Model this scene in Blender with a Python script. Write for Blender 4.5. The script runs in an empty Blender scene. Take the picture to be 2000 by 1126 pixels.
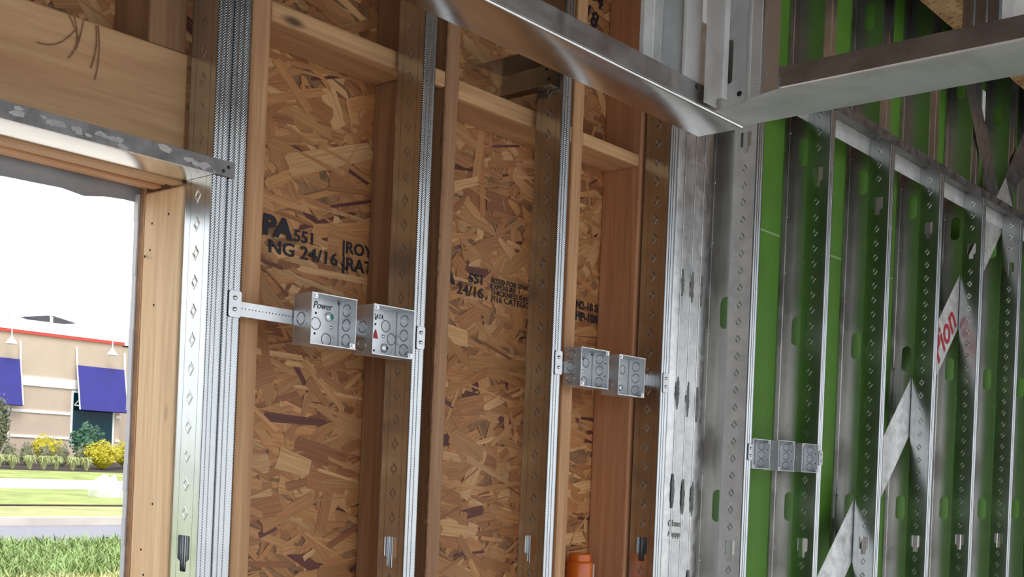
import bpy, bmesh, math, random
from mathutils import Vector, Matrix
R = random.Random(7)
C = bpy.context.scene.collection
sc = bpy.context.scene
PI = math.pi
EZ = 1.6                                   # eye height; all wall heights below are given relative to it

# ------------------------------------------------------------------ camera
AL, RHO, F, D0 = 0.712457, 0.041539, 2275.17, 1.52305
fw = Vector((math.cos(AL), math.sin(AL), 0)); rt = Vector((math.sin(AL), -math.cos(AL), 0)); up = Vector((0, 0, 1))
cr, sr = math.cos(RHO), math.sin(RHO)
cx = rt*cr + up*sr; cy = up*cr - rt*sr; cz = -fw
cd = bpy.data.cameras.new('camera'); cam = bpy.data.objects.new('camera', cd); C.objects.link(cam)
m = Matrix((cx, cy, cz)).transposed().to_4x4(); m.translation = Vector((0, -D0, EZ)); cam.matrix_world = m
cd.sensor_fit = 'HORIZONTAL'; cd.sensor_width = 36; cd.lens = 36*F/2000; cd.shift_y = (921.145-563)/2000
cd.clip_start = .02; cd.clip_end = 500
sc.camera = cam
# ------------------------------------------------------------------ sky, exposure
w = bpy.data.worlds.new('sky'); sc.world = w; w.use_nodes = True
bg = w.node_tree.nodes['Background']
bg.inputs[0].default_value = (0.93, 0.965, 1.0, 1); bg.inputs[1].default_value = 1.5
sd = bpy.data.lights.new('sun', 'SUN'); sd.energy = 1.6; sd.angle = math.radians(30); sd.color = (1, .95, .88)
so = bpy.data.objects.new('sun', sd); C.objects.link(so); so.rotation_euler = (math.radians(38), 0, math.radians(-25)); so.location = (0, 0, 20)
sc.view_settings.view_transform = 'Standard'; sc.view_settings.look = 'None'
sc.view_settings.exposure = 0.42; sc.view_settings.gamma = 1; sc.view_settings.use_curve_mapping = False

# ------------------------------------------------------------------ materials
def newmat(name):
    m = bpy.data.materials.new(name); m.use_nodes = True
    nt = m.node_tree; b = nt.nodes['Principled BSDF']
    return m, nt, b
def N(nt, typ, **kw):
    n = nt.nodes.new(typ)
    for k, v in kw.items():
        if k.startswith('i_'):
            key = k[2:]; key = int(key) if key.isdigit() else key
            n.inputs[key].default_value = v
        else: setattr(n, k, v)
    return n
def ramp(nt, stops):
    r = nt.nodes.new('ShaderNodeValToRGB'); e = r.color_ramp.elements
    while len(e) < len(stops): e.new(.5)
    for el, (p, c) in zip(e, stops): el.position = p; el.color = (*c, 1) if len(c) == 3 else c
    return r
def plain(name, col, rough=.6, metal=0., noise=0., nscale=8., bump=0.):
    m, nt, b = newmat(name)
    b.inputs['Roughness'].default_value = rough; b.inputs['Metallic'].default_value = metal
    tc = N(nt, 'ShaderNodeTexCoord'); no = N(nt, 'ShaderNodeTexNoise', i_Scale=nscale, i_Detail=5.)
    nt.links.new(tc.outputs['Object'], no.inputs['Vector'])
    k = max(noise, .04)
    rp = ramp(nt, [(.3, tuple(c*(1-k) for c in col)), (.7, tuple(min(1, c*(1+k)) for c in col))])
    nt.links.new(no.outputs['Fac'], rp.inputs[0]); nt.links.new(rp.outputs[0], b.inputs['Base Color'])
    if bump:
        bp = N(nt, 'ShaderNodeBump', i_Strength=bump, i_Distance=.01)
        nt.links.new(no.outputs['Fac'], bp.inputs['Height']); nt.links.new(bp.outputs[0], b.inputs['Normal'])
    return m
def steel(name, col=(.60, .61, .62), r0=.22, r1=.42, stretch=(30, 30, 2.5), blotch=.25, knurl=None, bump=.05, dirt=0., bscale=9.):
    m, nt, b = newmat(name); L = nt.links.new
    b.inputs['Metallic'].default_value = 1.
    tc = N(nt, 'ShaderNodeTexCoord')
    mp = N(nt, 'ShaderNodeMapping'); mp.inputs['Scale'].default_value = stretch
    L(tc.outputs['Object'], mp.inputs[0])
    n1 = N(nt, 'ShaderNodeTexNoise', i_Scale=4., i_Detail=6., i_Roughness=.65); L(mp.outputs[0], n1.inputs['Vector'])
    n2 = N(nt, 'ShaderNodeTexNoise', i_Scale=bscale, i_Detail=4., i_Roughness=.6, i_Distortion=.8); L(tc.outputs['Object'], n2.inputs['Vector'])
    mx = N(nt, 'ShaderNodeMix', data_type='FLOAT'); mx.inputs[0].default_value = .5
    L(n1.outputs['Fac'], mx.inputs[2]); L(n2.outputs['Fac'], mx.inputs[3])
    mr = N(nt, 'ShaderNodeMapRange'); mr.inputs[1].default_value = .3; mr.inputs[2].default_value = .7
    mr.inputs[3].default_value = r0; mr.inputs[4].default_value = r1
    L(mx.outputs[0], mr.inputs[0]); L(mr.outputs[0], b.inputs['Roughness'])
    rp = ramp(nt, [(.3, tuple(c*(1-blotch) for c in col)), (.62, col)]); L(n2.outputs['Fac'], rp.inputs[0])
    colout = rp.outputs[0]
    if dirt:
        n3 = N(nt, 'ShaderNodeTexNoise', i_Scale=5., i_Detail=3.); L(tc.outputs['Object'], n3.inputs['Vector'])
        r3 = ramp(nt, [(.5, (0, 0, 0)), (.66, (dirt, dirt, dirt))]); L(n3.outputs['Fac'], r3.inputs[0])
        mc = N(nt, 'ShaderNodeMix', data_type='RGBA'); L(r3.outputs[0], mc.inputs[0]); L(colout, mc.inputs[6]); mc.inputs[7].default_value = (.12, .10, .085, 1)
        colout = mc.outputs[2]
    L(colout, b.inputs['Base Color'])
    bp = N(nt, 'ShaderNodeBump', i_Strength=bump, i_Distance=.004); L(mx.outputs[0], bp.inputs['Height'])
    if knurl:
        sx = N(nt, 'ShaderNodeSeparateXYZ'); L(tc.outputs['Object'], sx.inputs[0])
        outs = []
        for ax, per in knurl:
            mu = N(nt, 'ShaderNodeMath', operation='MULTIPLY'); mu.inputs[1].default_value = 2*PI/per
            L(sx.outputs[ax], mu.inputs[0])
            si = N(nt, 'ShaderNodeMath', operation='SINE'); L(mu.outputs[0], si.inputs[0]); outs.append(si)
        ml = N(nt, 'ShaderNodeMath', operation='MULTIPLY'); L(outs[0].outputs[0], ml.inputs[0]); L(outs[1].outputs[0], ml.inputs[1])
        b2 = N(nt, 'ShaderNodeBump', i_Strength=.16, i_Distance=.0008); L(ml.outputs[0], b2.inputs['Height']); L(bp.outputs[0], b2.inputs['Normal'])
        L(b2.outputs[0], b.inputs['Normal'])
    else: L(bp.outputs[0], b.inputs['Normal'])
    return m
def wood(name, c0, c1, axis='z', knots=True, seed=0., dark=(.12, .06, .03), rings=1.):
    m, nt, b = newmat(name); L = nt.links.new
    b.inputs['Roughness'].default_value = .62
    tc = N(nt, 'ShaderNodeTexCoord'); oi = N(nt, 'ShaderNodeObjectInfo')
    ad = N(nt, 'ShaderNodeVectorMath', operation='ADD'); L(tc.outputs['Object'], ad.inputs[0])
    sc_ = N(nt, 'ShaderNodeVectorMath', operation='SCALE'); sc_.inputs[0].default_value = (7, 3, 11); L(oi.outputs['Random'], sc_.inputs['Scale']); L(sc_.outputs[0], ad.inputs[1])
    s = {'z': (38*rings, 38*rings, 1.6), 'x': (1.6, 38*rings, 38*rings), 'y': (38*rings, 1.6, 38*rings)}[axis]
    mp = N(nt, 'ShaderNodeMapping'); mp.inputs['Scale'].default_value = s; mp.inputs['Location'].default_value = (seed, seed*2, seed*3); L(ad.outputs[0], mp.inputs[0])
    n1 = N(nt, 'ShaderNodeTexNoise', i_Scale=1., i_Detail=4., i_Roughness=.55, i_Distortion=.6); L(mp.outputs[0], n1.inputs['Vector'])
    mp2 = N(nt, 'ShaderNodeMapping'); mp2.inputs['Scale'].default_value = tuple(v*5 for v in s); L(ad.outputs[0], mp2.inputs[0])
    n2 = N(nt, 'ShaderNodeTexNoise', i_Scale=1., i_Detail=3.); L(mp2.outputs[0], n2.inputs['Vector'])
    rp = ramp(nt, [(.28, c0), (.5, tuple((a+b_)/2 for a, b_ in zip(c0, c1))), (.68, c1)]); L(n1.outputs['Fac'], rp.inputs[0])
    mc = N(nt, 'ShaderNodeMix', data_type='RGBA', blend_type='MULTIPLY'); mc.inputs[0].default_value = .35
    r2 = ramp(nt, [(.3, (.55, .5, .45)), (.65, (1, 1, 1))]); L(n2.outputs['Fac'], r2.inputs[0])
    L(rp.outputs[0], mc.inputs[6]); L(r2.outputs[0], mc.inputs[7]); out = mc.outputs[2]
    if knots:
        ks = {'z': (9, 9, 3.2), 'x': (3.2, 9, 9), 'y': (9, 3.2, 9)}[axis]
        mk = N(nt, 'ShaderNodeMapping'); mk.inputs['Scale'].default_value = ks; L(ad.outputs[0], mk.inputs[0])
        vo = N(nt, 'ShaderNodeTexVoronoi', i_Scale=1.); L(mk.outputs[0], vo.inputs['Vector'])
        rk = ramp(nt, [(.04, (1, 1, 1)), (.10, (0, 0, 0))]); L(vo.outputs['Distance'], rk.inputs[0])
        m2 = N(nt, 'ShaderNodeMix', data_type='RGBA'); L(rk.outputs[0], m2.inputs[0]); L(out, m2.inputs[6]); m2.inputs[7].default_value = (*dark, 1); out = m2.outputs[2]
    L(out, b.inputs['Base Color'])
    bp = N(nt, 'ShaderNodeBump', i_Strength=.25, i_Distance=.002); L(n2.outputs['Fac'], bp.inputs['Height']); L(bp.outputs[0], b.inputs['Normal'])
    return m
def osbmat(name):
    m, nt, b = newmat(name); L = nt.links.new
    b.inputs['Roughness'].default_value = .55
    at = N(nt, 'ShaderNodeAttribute', attribute_name='tint'); uv = N(nt, 'ShaderNodeTexCoord')
    mp = N(nt, 'ShaderNodeMapping'); mp.inputs['Scale'].default_value = (9, 260, 1); L(uv.outputs['UV'], mp.inputs[0])
    no = N(nt, 'ShaderNodeTexNoise', i_Scale=1., i_Detail=4., i_Roughness=.6); L(mp.outputs[0], no.inputs['Vector'])
    rp = ramp(nt, [(.3, (.58, .5, .42)), (.62, (1.0, 1.0, 1.0))]); L(no.outputs['Fac'], rp.inputs[0])
    mc = N(nt, 'ShaderNodeMix', data_type='RGBA', blend_type='MULTIPLY'); mc.inputs[0].default_value = .8
    L(at.outputs['Color'], mc.inputs[6]); L(rp.outputs[0], mc.inputs[7]); L(mc.outputs[2], b.inputs['Base Color'])
    bp = N(nt, 'ShaderNodeBump', i_Strength=.3, i_Distance=.001); L(no.outputs['Fac'], bp.inputs['Height']); L(bp.outputs[0], b.inputs['Normal'])
    return m
M = {}
M['stud'] = steel('galvanized_sheet_steel', (.60, .63, .635), .18, .30, blotch=.12, bump=.012)
M['flange'] = steel('ribbed_galvanized_steel', (.50, .53, .555), .2, .3, bump=.02, blotch=.12, knurl=((0, .0042), (2, .0042)))
M['flangeplain'] = steel('plain_galvanized_flange', (.52, .55, .575), .2, .32, bump=.02, blotch=.12)
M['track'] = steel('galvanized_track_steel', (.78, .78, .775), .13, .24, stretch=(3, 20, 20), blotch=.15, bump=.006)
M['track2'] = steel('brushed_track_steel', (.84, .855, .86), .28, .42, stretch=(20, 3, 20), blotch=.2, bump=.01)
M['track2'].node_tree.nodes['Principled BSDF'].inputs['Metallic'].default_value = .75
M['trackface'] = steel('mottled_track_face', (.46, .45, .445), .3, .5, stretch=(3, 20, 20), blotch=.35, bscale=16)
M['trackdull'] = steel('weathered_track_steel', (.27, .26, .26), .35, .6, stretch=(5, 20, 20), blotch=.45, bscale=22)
M['trackknurl'] = steel('knurled_track_steel', (.36, .32, .29), .4, .6, stretch=(20, 3, 20), knurl=((1, .0045), (2, .0045)))
M['plate'] = steel('spangled_zinc_steel', (.60, .605, .61), .26, .42, blotch=.30, bscale=26, stretch=(20, 20, 5))
M['chstud'] = steel('sooty_shaft_stud_steel', (.58, .56, .54), .26, .38, blotch=.15, dirt=.6, bump=.008, stretch=(8, 8, 2))
M['chweb'] = steel('shaft_stud_web_steel', (.56, .57, .56), .27, .34, blotch=.12, bump=.006, stretch=(6, 6, 2))
M['zinc'] = steel('dull_zinc_steel', (.84, .845, .85), .42, .6, blotch=.18, bscale=18)  # dull zinc of the hangers, also the lit tone of other steel
M['zinc'].node_tree.nodes['Principled BSDF'].inputs['Metallic'].default_value = .6
M['zincknurl'] = steel('knurled_dull_zinc', (.78, .785, .79), .42, .6, blotch=.18, knurl=((0, .006), (2, .006)))
M['zincknurl'].node_tree.nodes['Principled BSDF'].inputs['Metallic'].default_value = .6
M['boxring'] = steel('box_knockout_ring_steel', (.34, .36, .38), .3, .45)  # dark tone stands in for shadow arcs around the knockouts
M['strap'] = steel('mottled_strap_steel', (.88, .885, .89), .3, .5, blotch=.3, bscale=32, stretch=(14, 14, 14))
M['strap'].node_tree.nodes['Principled BSDF'].inputs['Metallic'].default_value = .7
M['box'] = steel('bright_zinc_box_steel', (.70, .73, .76), .3, .46, blotch=.14, bscale=20, stretch=(12, 12, 12), bump=.02)
M['box'].node_tree.nodes['Principled BSDF'].inputs['Metallic'].default_value = .8
M['screw'] = plain('zinc_screw_metal', (.7, .7, .7), .25, 1.)
M['hole'] = plain('dark_hole_paint', (.012, .012, .014), .8)
M['fir'] = wood('douglas_fir_upright', (.45, .225, .105), (.66, .385, .20), 'z')
M['firred'] = wood('reddish_fir_upright', (.43, .19, .09), (.62, .32, .17), 'z')
M['firold'] = wood('weathered_fir_upright', (.24, .115, .06), (.42, .235, .12), 'z')  # darker fir tone for some of the uprights
M['jamb'] = wood('pale_fir_jamb', (.70, .45, .25), (.87, .63, .39), 'z')  # fir colour lightened to imitate skylight falling on the jamb
M['firx'] = wood('fir_block_grain', (.45, .235, .105), (.66, .40, .20), 'x')
M['beam'] = wood('pine_header_grain', (.46, .25, .12), (.66, .42, .225), 'x', rings=.55)
M['ply'] = wood('header_ply_grain', (.50, .25, .12), (.70, .40, .21), 'x', knots=False)
M['osb'] = osbmat('osb_strand_board')
M['osbback'] = plain('osb_core_board', (.26, .135, .065), .7, noise=.3, nscale=40)
M['green'] = plain('green_gypsum_paper', (.095, .255, .024), .55, noise=.10, nscale=6)
M['greenseal'] = plain('pale_green_edge', (.30, .52, .20), .6)
M['ink'] = plain('black_stamp_ink', (.012, .012, .022), .6)
M['marker'] = plain('black_marker_ink', (.03, .03, .035), .5)
M['pencil'] = plain('grey_pencil_mark', (.20, .20, .20), .6)
M['redmark'] = plain('red_marker_ink', (.42, .012, .03), .5)
M['smear'] = plain('grey_adhesive_smear', (.13, .135, .135), .65, noise=.3, nscale=60)
M['wrap'] = plain('grey_house_wrap', (.30, .31, .34), .5, noise=.1)
M['wraplight'] = plain('pale_house_wrap', (.55, .56, .60), .5, noise=.1)  # same wrap in a lighter tone, imitating light on its edge
M['concrete'] = plain('grey_concrete_slab', (.50, .49, .47), .75, noise=.18, nscale=3)
M['deck'] = plain('dark_roof_underside', (.05, .048, .046), .85, noise=.2)
M['drywall'] = plain('grey_wall_board', (.30, .30, .29), .8, noise=.1)
M['darkply'] = plain('dark_plywood', (.09, .075, .065), .8, noise=.3)
M['orange'] = plain('glossy_orange_plastic', (.62, .13, .012), .22)
M['white'] = plain('white_label_paper', (.8, .8, .8), .5)
M['green_screw'] = plain('green_ground_screw', (.02, .28, .20), .3, .6)

# ------------------------------------------------------------------ mesh helpers
def wloc(o):
    v = Vector(o.location)
    while o.parent: o = o.parent; v += o.location
    return v
def tag(o, label=None, cat=None, group=None, kind=None):
    if label: o['label'] = label
    if cat: o['category'] = cat
    if group: o['group'] = group
    if kind: o['kind'] = kind
    return o
def thing(name, loc, label, cat, group=None):
    o = bpy.data.objects.new(name, None); o.empty_display_size = .05; C.objects.link(o); o.location = loc
    return tag(o, label, cat, group)
class MB:
    def __init__(s): s.v = []; s.f = []
    def add(s, vs, fs):
        n = len(s.v); s.v += [tuple(v) for v in vs]; s.f += [tuple(i+n for i in f) for f in fs]; return s
    def box(s, x0, x1, y0, y1, z0, z1):
        return s.add([(x0,y0,z0),(x1,y0,z0),(x1,y1,z0),(x0,y1,z0),(x0,y0,z1),(x1,y0,z1),(x1,y1,z1),(x0,y1,z1)],
                     [(0,3,2,1),(4,5,6,7),(0,1,5,4),(1,2,6,5),(2,3,7,6),(3,0,4,7)])
    def prism(s, pts, ax, a, b):
        P = {'z': lambda p, q, t: (p, q, t), 'x': lambda p, q, t: (t, p, q), 'y': lambda p, q, t: (p, t, q)}[ax]
        n = len(pts)
        return s.add([P(p, q, a) for p, q in pts]+[P(p, q, b) for p, q in pts],
                     [tuple(range(n))[::-1], tuple(range(n, 2*n))]+[(i, (i+1) % n, (i+1) % n+n, i+n) for i in range(n)])
    def sheet(s, pts, ax, a, b, th=.0011):
        P = {'z': lambda p, q, t: (p, q, t), 'x': lambda p, q, t: (t, p, q), 'y': lambda p, q, t: (p, t, q)}[ax]
        pts = [Vector(p) for p in pts]; n = len(pts); A = []; B = []
        for i in range(n):
            d = (pts[min(i+1, n-1)]-pts[max(i-1, 0)]).normalized(); nn = Vector((-d.y, d.x))*th/2
            A.append(pts[i]+nn); B.append(pts[i]-nn)
        vs = [P(p.x, p.y, t) for t in (a, b) for p in A+B]; k = 2*n; fs = []
        for i in range(n-1):
            fs += [(i, i+1, i+1+k, i+k), (n+i+1, n+i, n+i+k, n+i+1+k), (i+1, i, n+i, n+i+1), (k+i, k+i+1, k+n+i+1, k+n+i)]
        fs += [(0, k, k+n, n), (n-1, 2*n-1, k+2*n-1, k+n-1)]
        return s.add(vs, fs)
    def tube(s, path, rad, seg=8, cap=True):
        path = [Vector(p) for p in path]; n = len(path); rings = []
        rad = rad if isinstance(rad, (list, tuple)) else [rad]*n
        for i in range(n):
            d = (path[min(i+1, n-1)]-path[max(i-1, 0)])
            if d.length < 1e-9: d = path[-1]-path[0]
            d.normalize()
            u = d.orthogonal().normalized(); w_ = d.cross(u)
            rings.append([path[i]+(u*math.cos(2*PI*k/seg)+w_*math.sin(2*PI*k/seg))*rad[i] for k in range(seg)])
        fs = []
        for i in range(n-1):
            for k in range(seg):
                fs.append((i*seg+k, i*seg+(k+1) % seg, (i+1)*seg+(k+1) % seg, (i+1)*seg+k))
        if cap: fs += [tuple(range(seg))[::-1], tuple((n-1)*seg+k for k in range(seg))]
        return s.add([p for r in rings for p in r], fs)
    def ringdisc(s, c, nrm, r0, r1, h, seg=20):                      # raised annular ridge on a surface
        c = Vector(c); nrm = Vector(nrm).normalized(); u = nrm.orthogonal().normalized(); w_ = nrm.cross(u)
        vs = []
        for r, hh in ((r0, 0), ((r0*2+r1)/3, h), ((r0+2*r1)/3, h), (r1, 0)):
            vs += [c+(u*math.cos(2*PI*k/seg)+w_*math.sin(2*PI*k/seg))*r+nrm*hh for k in range(seg)]
        return s.add(vs, [(j*seg+k, j*seg+(k+1) % seg, (j+1)*seg+(k+1) % seg, (j+1)*seg+k) for j in range(3) for k in range(seg)])
    def disc(s, c, nrm, r, h, seg=14):
        c = Vector(c); nrm = Vector(nrm).normalized(); u = nrm.orthogonal().normalized(); w_ = nrm.cross(u)
        vs = [c+(u*math.cos(2*PI*k/seg)+w_*math.sin(2*PI*k/seg))*rr+nrm*hh for rr, hh in ((r, 0), (r*.93, h*.7), (r*.6, h)) for k in range(seg)]
        return s.add(vs, [(j*seg+k, j*seg+(k+1) % seg, (j+1)*seg+(k+1) % seg, (j+1)*seg+k) for j in range(2) for k in range(seg)]+[tuple(2*seg+k for k in range(seg))])
    def build(s, name, mat, parent=None, label=None, cat=None, group=None, kind=None, smooth=None, bevel=0, base=None, zoff=EZ):
        o0 = wloc(parent) if parent else Vector(base or (0, 0, 0))
        me = bpy.data.meshes.new(name)
        me.from_pydata([(x-o0.x, y-o0.y, z+zoff-o0.z) for x, y, z in s.v], [], s.f); me.update()
        bm = bmesh.new(); bm.from_mesh(me); bmesh.ops.recalc_face_normals(bm, faces=bm.faces); bm.to_mesh(me); bm.free()
        if mat: me.materials.append(M[mat] if isinstance(mat, str) else mat)
        o = bpy.data.objects.new(name, me); C.objects.link(o)
        if parent: o.parent = parent
        else: o.location = o0
        if smooth:
            for p in me.polygons: p.use_smooth = True
            me.set_sharp_from_angle(angle=math.radians(smooth))
        if bevel:
            b = o.modifiers.new('bevel', 'BEVEL'); b.width = bevel; b.segments = 2; b.limit_method = 'ANGLE'
        return tag(o, label, cat, group, kind)
def text(s, size, loc, mat, parent, name='lettering', rx=PI/2, ry=0., rz=0., sx=1., bold=0., ext=.0002, shear=0.):
    cu = bpy.data.curves.new(name, 'FONT'); cu.body = s; cu.size = size; cu.extrude = ext; cu.offset = bold; cu.shear = shear; cu.resolution_u = 3
    t = bpy.data.objects.new('t', cu); C.objects.link(t)
    bpy.context.view_layer.update()
    me = bpy.data.meshes.new_from_object(t.evaluated_get(bpy.context.evaluated_depsgraph_get()))
    C.objects.unlink(t); bpy.data.objects.remove(t)
    mt = Matrix.Rotation(rz, 4, 'Z') @ Matrix.Rotation(ry, 4, 'Y') @ Matrix.Rotation(rx, 4, 'X') @ Matrix.Diagonal((sx, 1, 1, 1))
    me.transform(mt); me.name = name
    me.materials.clear(); me.materials.append(M[mat])
    o = bpy.data.objects.new(name, me); C.objects.link(o)
    o.parent = parent; o.location = Vector(loc)+Vector((0, 0, EZ))-wloc(parent)
    return o

# ================================================================== the setting
FL = -EZ
MB().box(-5, 8.5, -9, .40, FL-.2, FL).build('floor', 'concrete', kind='structure')
ce = MB(); ce.box(-5, 8.5, -3.4, .40, 2.12, 2.25); ce.box(-5, 8.5, -3.4, -3.2, 1.22, 2.12)
ce.build('ceiling', 'deck', kind='structure')
MB().box(-5.1, -5, -3.4, .4, FL, 2.2).build('wall_west', 'drywall', kind='structure')
MB().box(8.4, 8.5, -3.4, .4, FL, 2.2).build('wall_east', 'darkply', kind='structure')  # unseen wall, coloured dark to darken reflections in the right-hand flanges

# --- sheathing of the exterior wall: strands pressed into a board
wl = MB(); wl.box(1.037, 2.56, .192, .204, FL, 2.12); wl.box(-5, 1.037, .192, .204, .44, 2.12); wl.box(-5, -.45, .192, .204, FL, .44); wl.box(-.45, 1.037, .192, .204, FL, -.85)
wall_left = wl.build('wall_left', 'osbback', kind='structure')
def strands(name, rects, plane, parent, seed, cover=4.2, flat=False):
    r = random.Random(seed); vs = []; fs = []; cols = []; uvs = []
    pal = [((.49, .235, .09), 34), ((.54, .28, .115), 28), ((.64, .38, .18), 13), ((.42, .185, .07), 22), ((.30, .12, .05), 10), ((.13, .04, .032), 6)]
    bag = [c for c, k in pal for _ in range(k)]
    for (x0, x1, z0, z1) in rects:
        n = int((x1-x0)*(z1-z0)*cover/.0022)
        for i in range(n):
            px, pz = r.uniform(x0, x1), r.uniform(z0, z1)
            c = r.choice(bag); dk = c[0] < .2
            L = min(.22, max(.018, r.lognormvariate(math.log(.095), .55)))*(.7 if dk else 1); W = min(.042, max(.003, r.lognormvariate(math.log(.015), .7)))*(.7 if dk else 1)
            a = r.gauss(0, .38) if r.random() < .76 else r.uniform(-1.5, 1.5)
            ca, sa = math.cos(a), math.sin(a)
            d = plane-.0004-.0022*(i/n if not flat else r.random())-r.random()*.0003
            pts = [(-L/2, -W*r.uniform(.1, .5)), (-L/2*r.uniform(.75, 1), -W/2), (L/2*r.uniform(.75, 1), -W/2*r.uniform(.7, 1)), (L/2, -W*r.uniform(.0, .5)),
                   (L/2*r.uniform(.8, 1), W/2*r.uniform(.6, 1)), (-L/2*r.uniform(.8, 1), W/2), (-L/2*r.uniform(.9, 1.05), W*r.uniform(.1, .4))]
            k = r.uniform(.8, 1.15); col = tuple(min(1, q*k) for q in c)
            b0 = len(vs); uo, vo = r.random()*40, r.random()*40; tl = r.gauss(0, .012)
            for (u, v) in pts:
                X = min(x1, max(x0, px+u*ca-v*sa)); Z = min(z1, max(z0, pz+u*sa+v*ca))
                vs.append((X, d+v*tl, Z)); uvs.append((u+uo, v+vo))
            fs.append(tuple(range(b0, b0+len(pts)))); cols.append(col)
    o0 = wloc(parent)
    me = bpy.data.meshes.new(name); me.from_pydata([(x-o0.x, y-o0.y, z+EZ-o0.z) for x, y, z in vs], [], fs); me.update()
    me.materials.append(M['osb'])
    ca_ = me.attributes.new('tint', 'FLOAT_COLOR', 'CORNER'); ul = me.uv_layers.new(name='UVMap')
    li = 0
    for f, c in zip(fs, cols):
        for vi in f:
            ca_.data[li].color = (*c, 1); ul.data[li].uv = uvs[vi]; li += 1
    o = bpy.data.objects.new(name, me); C.objects.link(o); o.parent = parent
    return tag(o, 'pressed wood strands of the sheathing board', kind='stuff')
strands('wood_strands', [(1.04, 2.45, -.42, 1.32), (.55, 1.04, .45, 1.0)], .192, wall_left, 3)
# stamps on the sheathing
YS = .1880
text('PA', .048, (1.272, YS, .409), 'ink', wall_left, 'stamp_lettering', ry=.02, bold=.0026, sx=1.15)
text('551', .030, (1.342, YS, .407), 'ink', wall_left, 'stamp_lettering', bold=.0007, sx=1.15)
text('NG 24/16', .033, (1.286, YS, .377), 'ink', wall_left, 'stamp_lettering', bold=.0006, sx=1.22)
text('|ROY', .031, (1.458, YS, .406), 'ink', wall_left, 'stamp_lettering', bold=.0008, sx=1.1)
text('|RATED', .034, (1.459, YS, .374), 'ink', wall_left, 'stamp_lettering', bold=.0008, sx=1.1)
text('PA', .042, (1.712, YS, .392), 'ink', wall_left, 'stamp_lettering', bold=.0024, sx=1.15)
text('551', .029, (1.813, YS, .402), 'ink', wall_left, 'stamp_lettering', bold=.0006, sx=1.15)
text('24/16', .031, (1.778, YS, .373), 'ink', wall_left, 'stamp_lettering', bold=.0005, sx=1.2)
for i, (s_, z_) in enumerate((('SIZED FOR SPACING', .4115), ('EXPOSURE 1', .399), ('THICKNESS 0.418', .386), ('7/16 CATEGORY', .371))):
    text(s_, .0155 if i != 3 else .019, (1.885, YS, z_), 'ink', wall_left, 'stamp_lettering', bold=.0002, sx=1.15)
text('N2-18 SP', .026, (2.188, YS, .397), 'ink', wall_left, 'stamp_lettering', bold=.0008, sx=1.0)
text('HP-108 H', .029, (2.188, YS, .369), 'ink', wall_left, 'stamp_lettering', bold=.0008, sx=1.0)
text('54\n18\n24', .055, (2.19, YS, 1.14), 'ink', wall_left, 'stamp_lettering', bold=.001, sx=1.0, ry=.35)

# --- shaft wall: green liner panels
wr = MB(); wr.box(2.56, 8.4, .205, .215, FL, 2.12)
wall_right = wr.build('wall_right', 'drywall', kind='structure')
CH0 = 3.203-.4165*2
CHX = [CH0+.4165*k for k in range(0, 10)]
for k, xc in enumerate(CHX):
    xa = xc+.004; xb = xc+.4165-.004
    for za, zb in ((FL, .735), (.741, 2.1)):
        MB().box(xa, xb, .172, .197, za, zb).build('liner_panel', 'green' if k else 'white', wall_right, bevel=.002)
    MB().box(xa, xb, .1735, .19, .735, .741).build('panel_joint', 'greenseal', wall_right)

# ================================================================== timber framing
WY0, WY1 = .08, .19
def timber(name, x0, x1, z0, z1, mat, label, cat='stud', y0=WY0, y1=WY1, group='timber studs of the outside wall', bevel=.004):
    return MB().box(x0, x1, y0, y1, z0, z1).build(name, mat, None, label, cat, group, bevel=bevel, base=((x0+x1)/2, (y0+y1)/2, z0+EZ))
ST = 2.11
timber('wood_stud', 1.037, 1.075, FL, .43, 'jamb', 'pale wooden trimmer stud forming the right side of the window opening')
timber('wood_stud', 1.1545, 1.1925, FL, ST, 'fir', 'light wooden stud just right of the steel studs by the window')
timber('wood_stud', 1.526, 1.564, FL, ST, 'firold', 'dark brown wooden stud half hidden behind the first free-standing steel stud', y0=.098)
timber('wood_stud', 1.612, 1.648, FL, ST, 'firold', 'rough-edged wooden stud right of the two-box bracket near the window')
timber('wood_stud', 2.0145, 2.052, FL, ST, 'fir', 'narrow light wooden stud behind the left box of the middle box pair')
timber('wood_stud', 2.276, 2.36, FL, ST, 'firred', 'wide reddish wooden post at the right end of the strand board wall')
timber('wood_stud', -.49, -.452, FL, .43, 'jamb', 'wooden trimmer stud at the left side of the window opening')
# bark edge on the rough stud
bk = MB(); rr = random.Random(5)
zz = -.35
while zz < 1.3:
    h = rr.uniform(.03, .1); bk.box(1.6095, 1.612+rr.uniform(.0005, .005), .0795-rr.random()*.001, .084+rr.random()*.004, zz, zz+h*.9); zz += h
bko = bk.build('bark_edge', 'osbback', bpy.data.objects['wood_stud.003'], bevel=.001)
# blocks
def block(x0, x1, xb, z0, z1, label):
    b = MB(); b.box(x0, xb, .082, .19, z0, z1); 
    if x1 > xb: b.box(xb-.001, x1, .0805, .0965, z0+.001, z1-.001)
    return b.build('wood_block', 'firx', None, label, 'block', 'wooden blocks between the studs', bevel=.004, base=((x0+x1)/2, .135, z0+EZ))
block(1.194, 1.611, 1.525, .7405, .7745, 'wooden cross block above the strand board stamped in black by the window')
block(1.6495, 2.0135, 2.0135, .732, .769, 'cracked wooden cross block left of the steel bracket')
block(2.053, 2.2745, 2.2745, .738, .766, 'short wooden cross block ending at the wide reddish post')
block(2.053, 2.2745, 2.2745, -.46, -.424, 'low wooden block carrying the orange tube')
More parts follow.
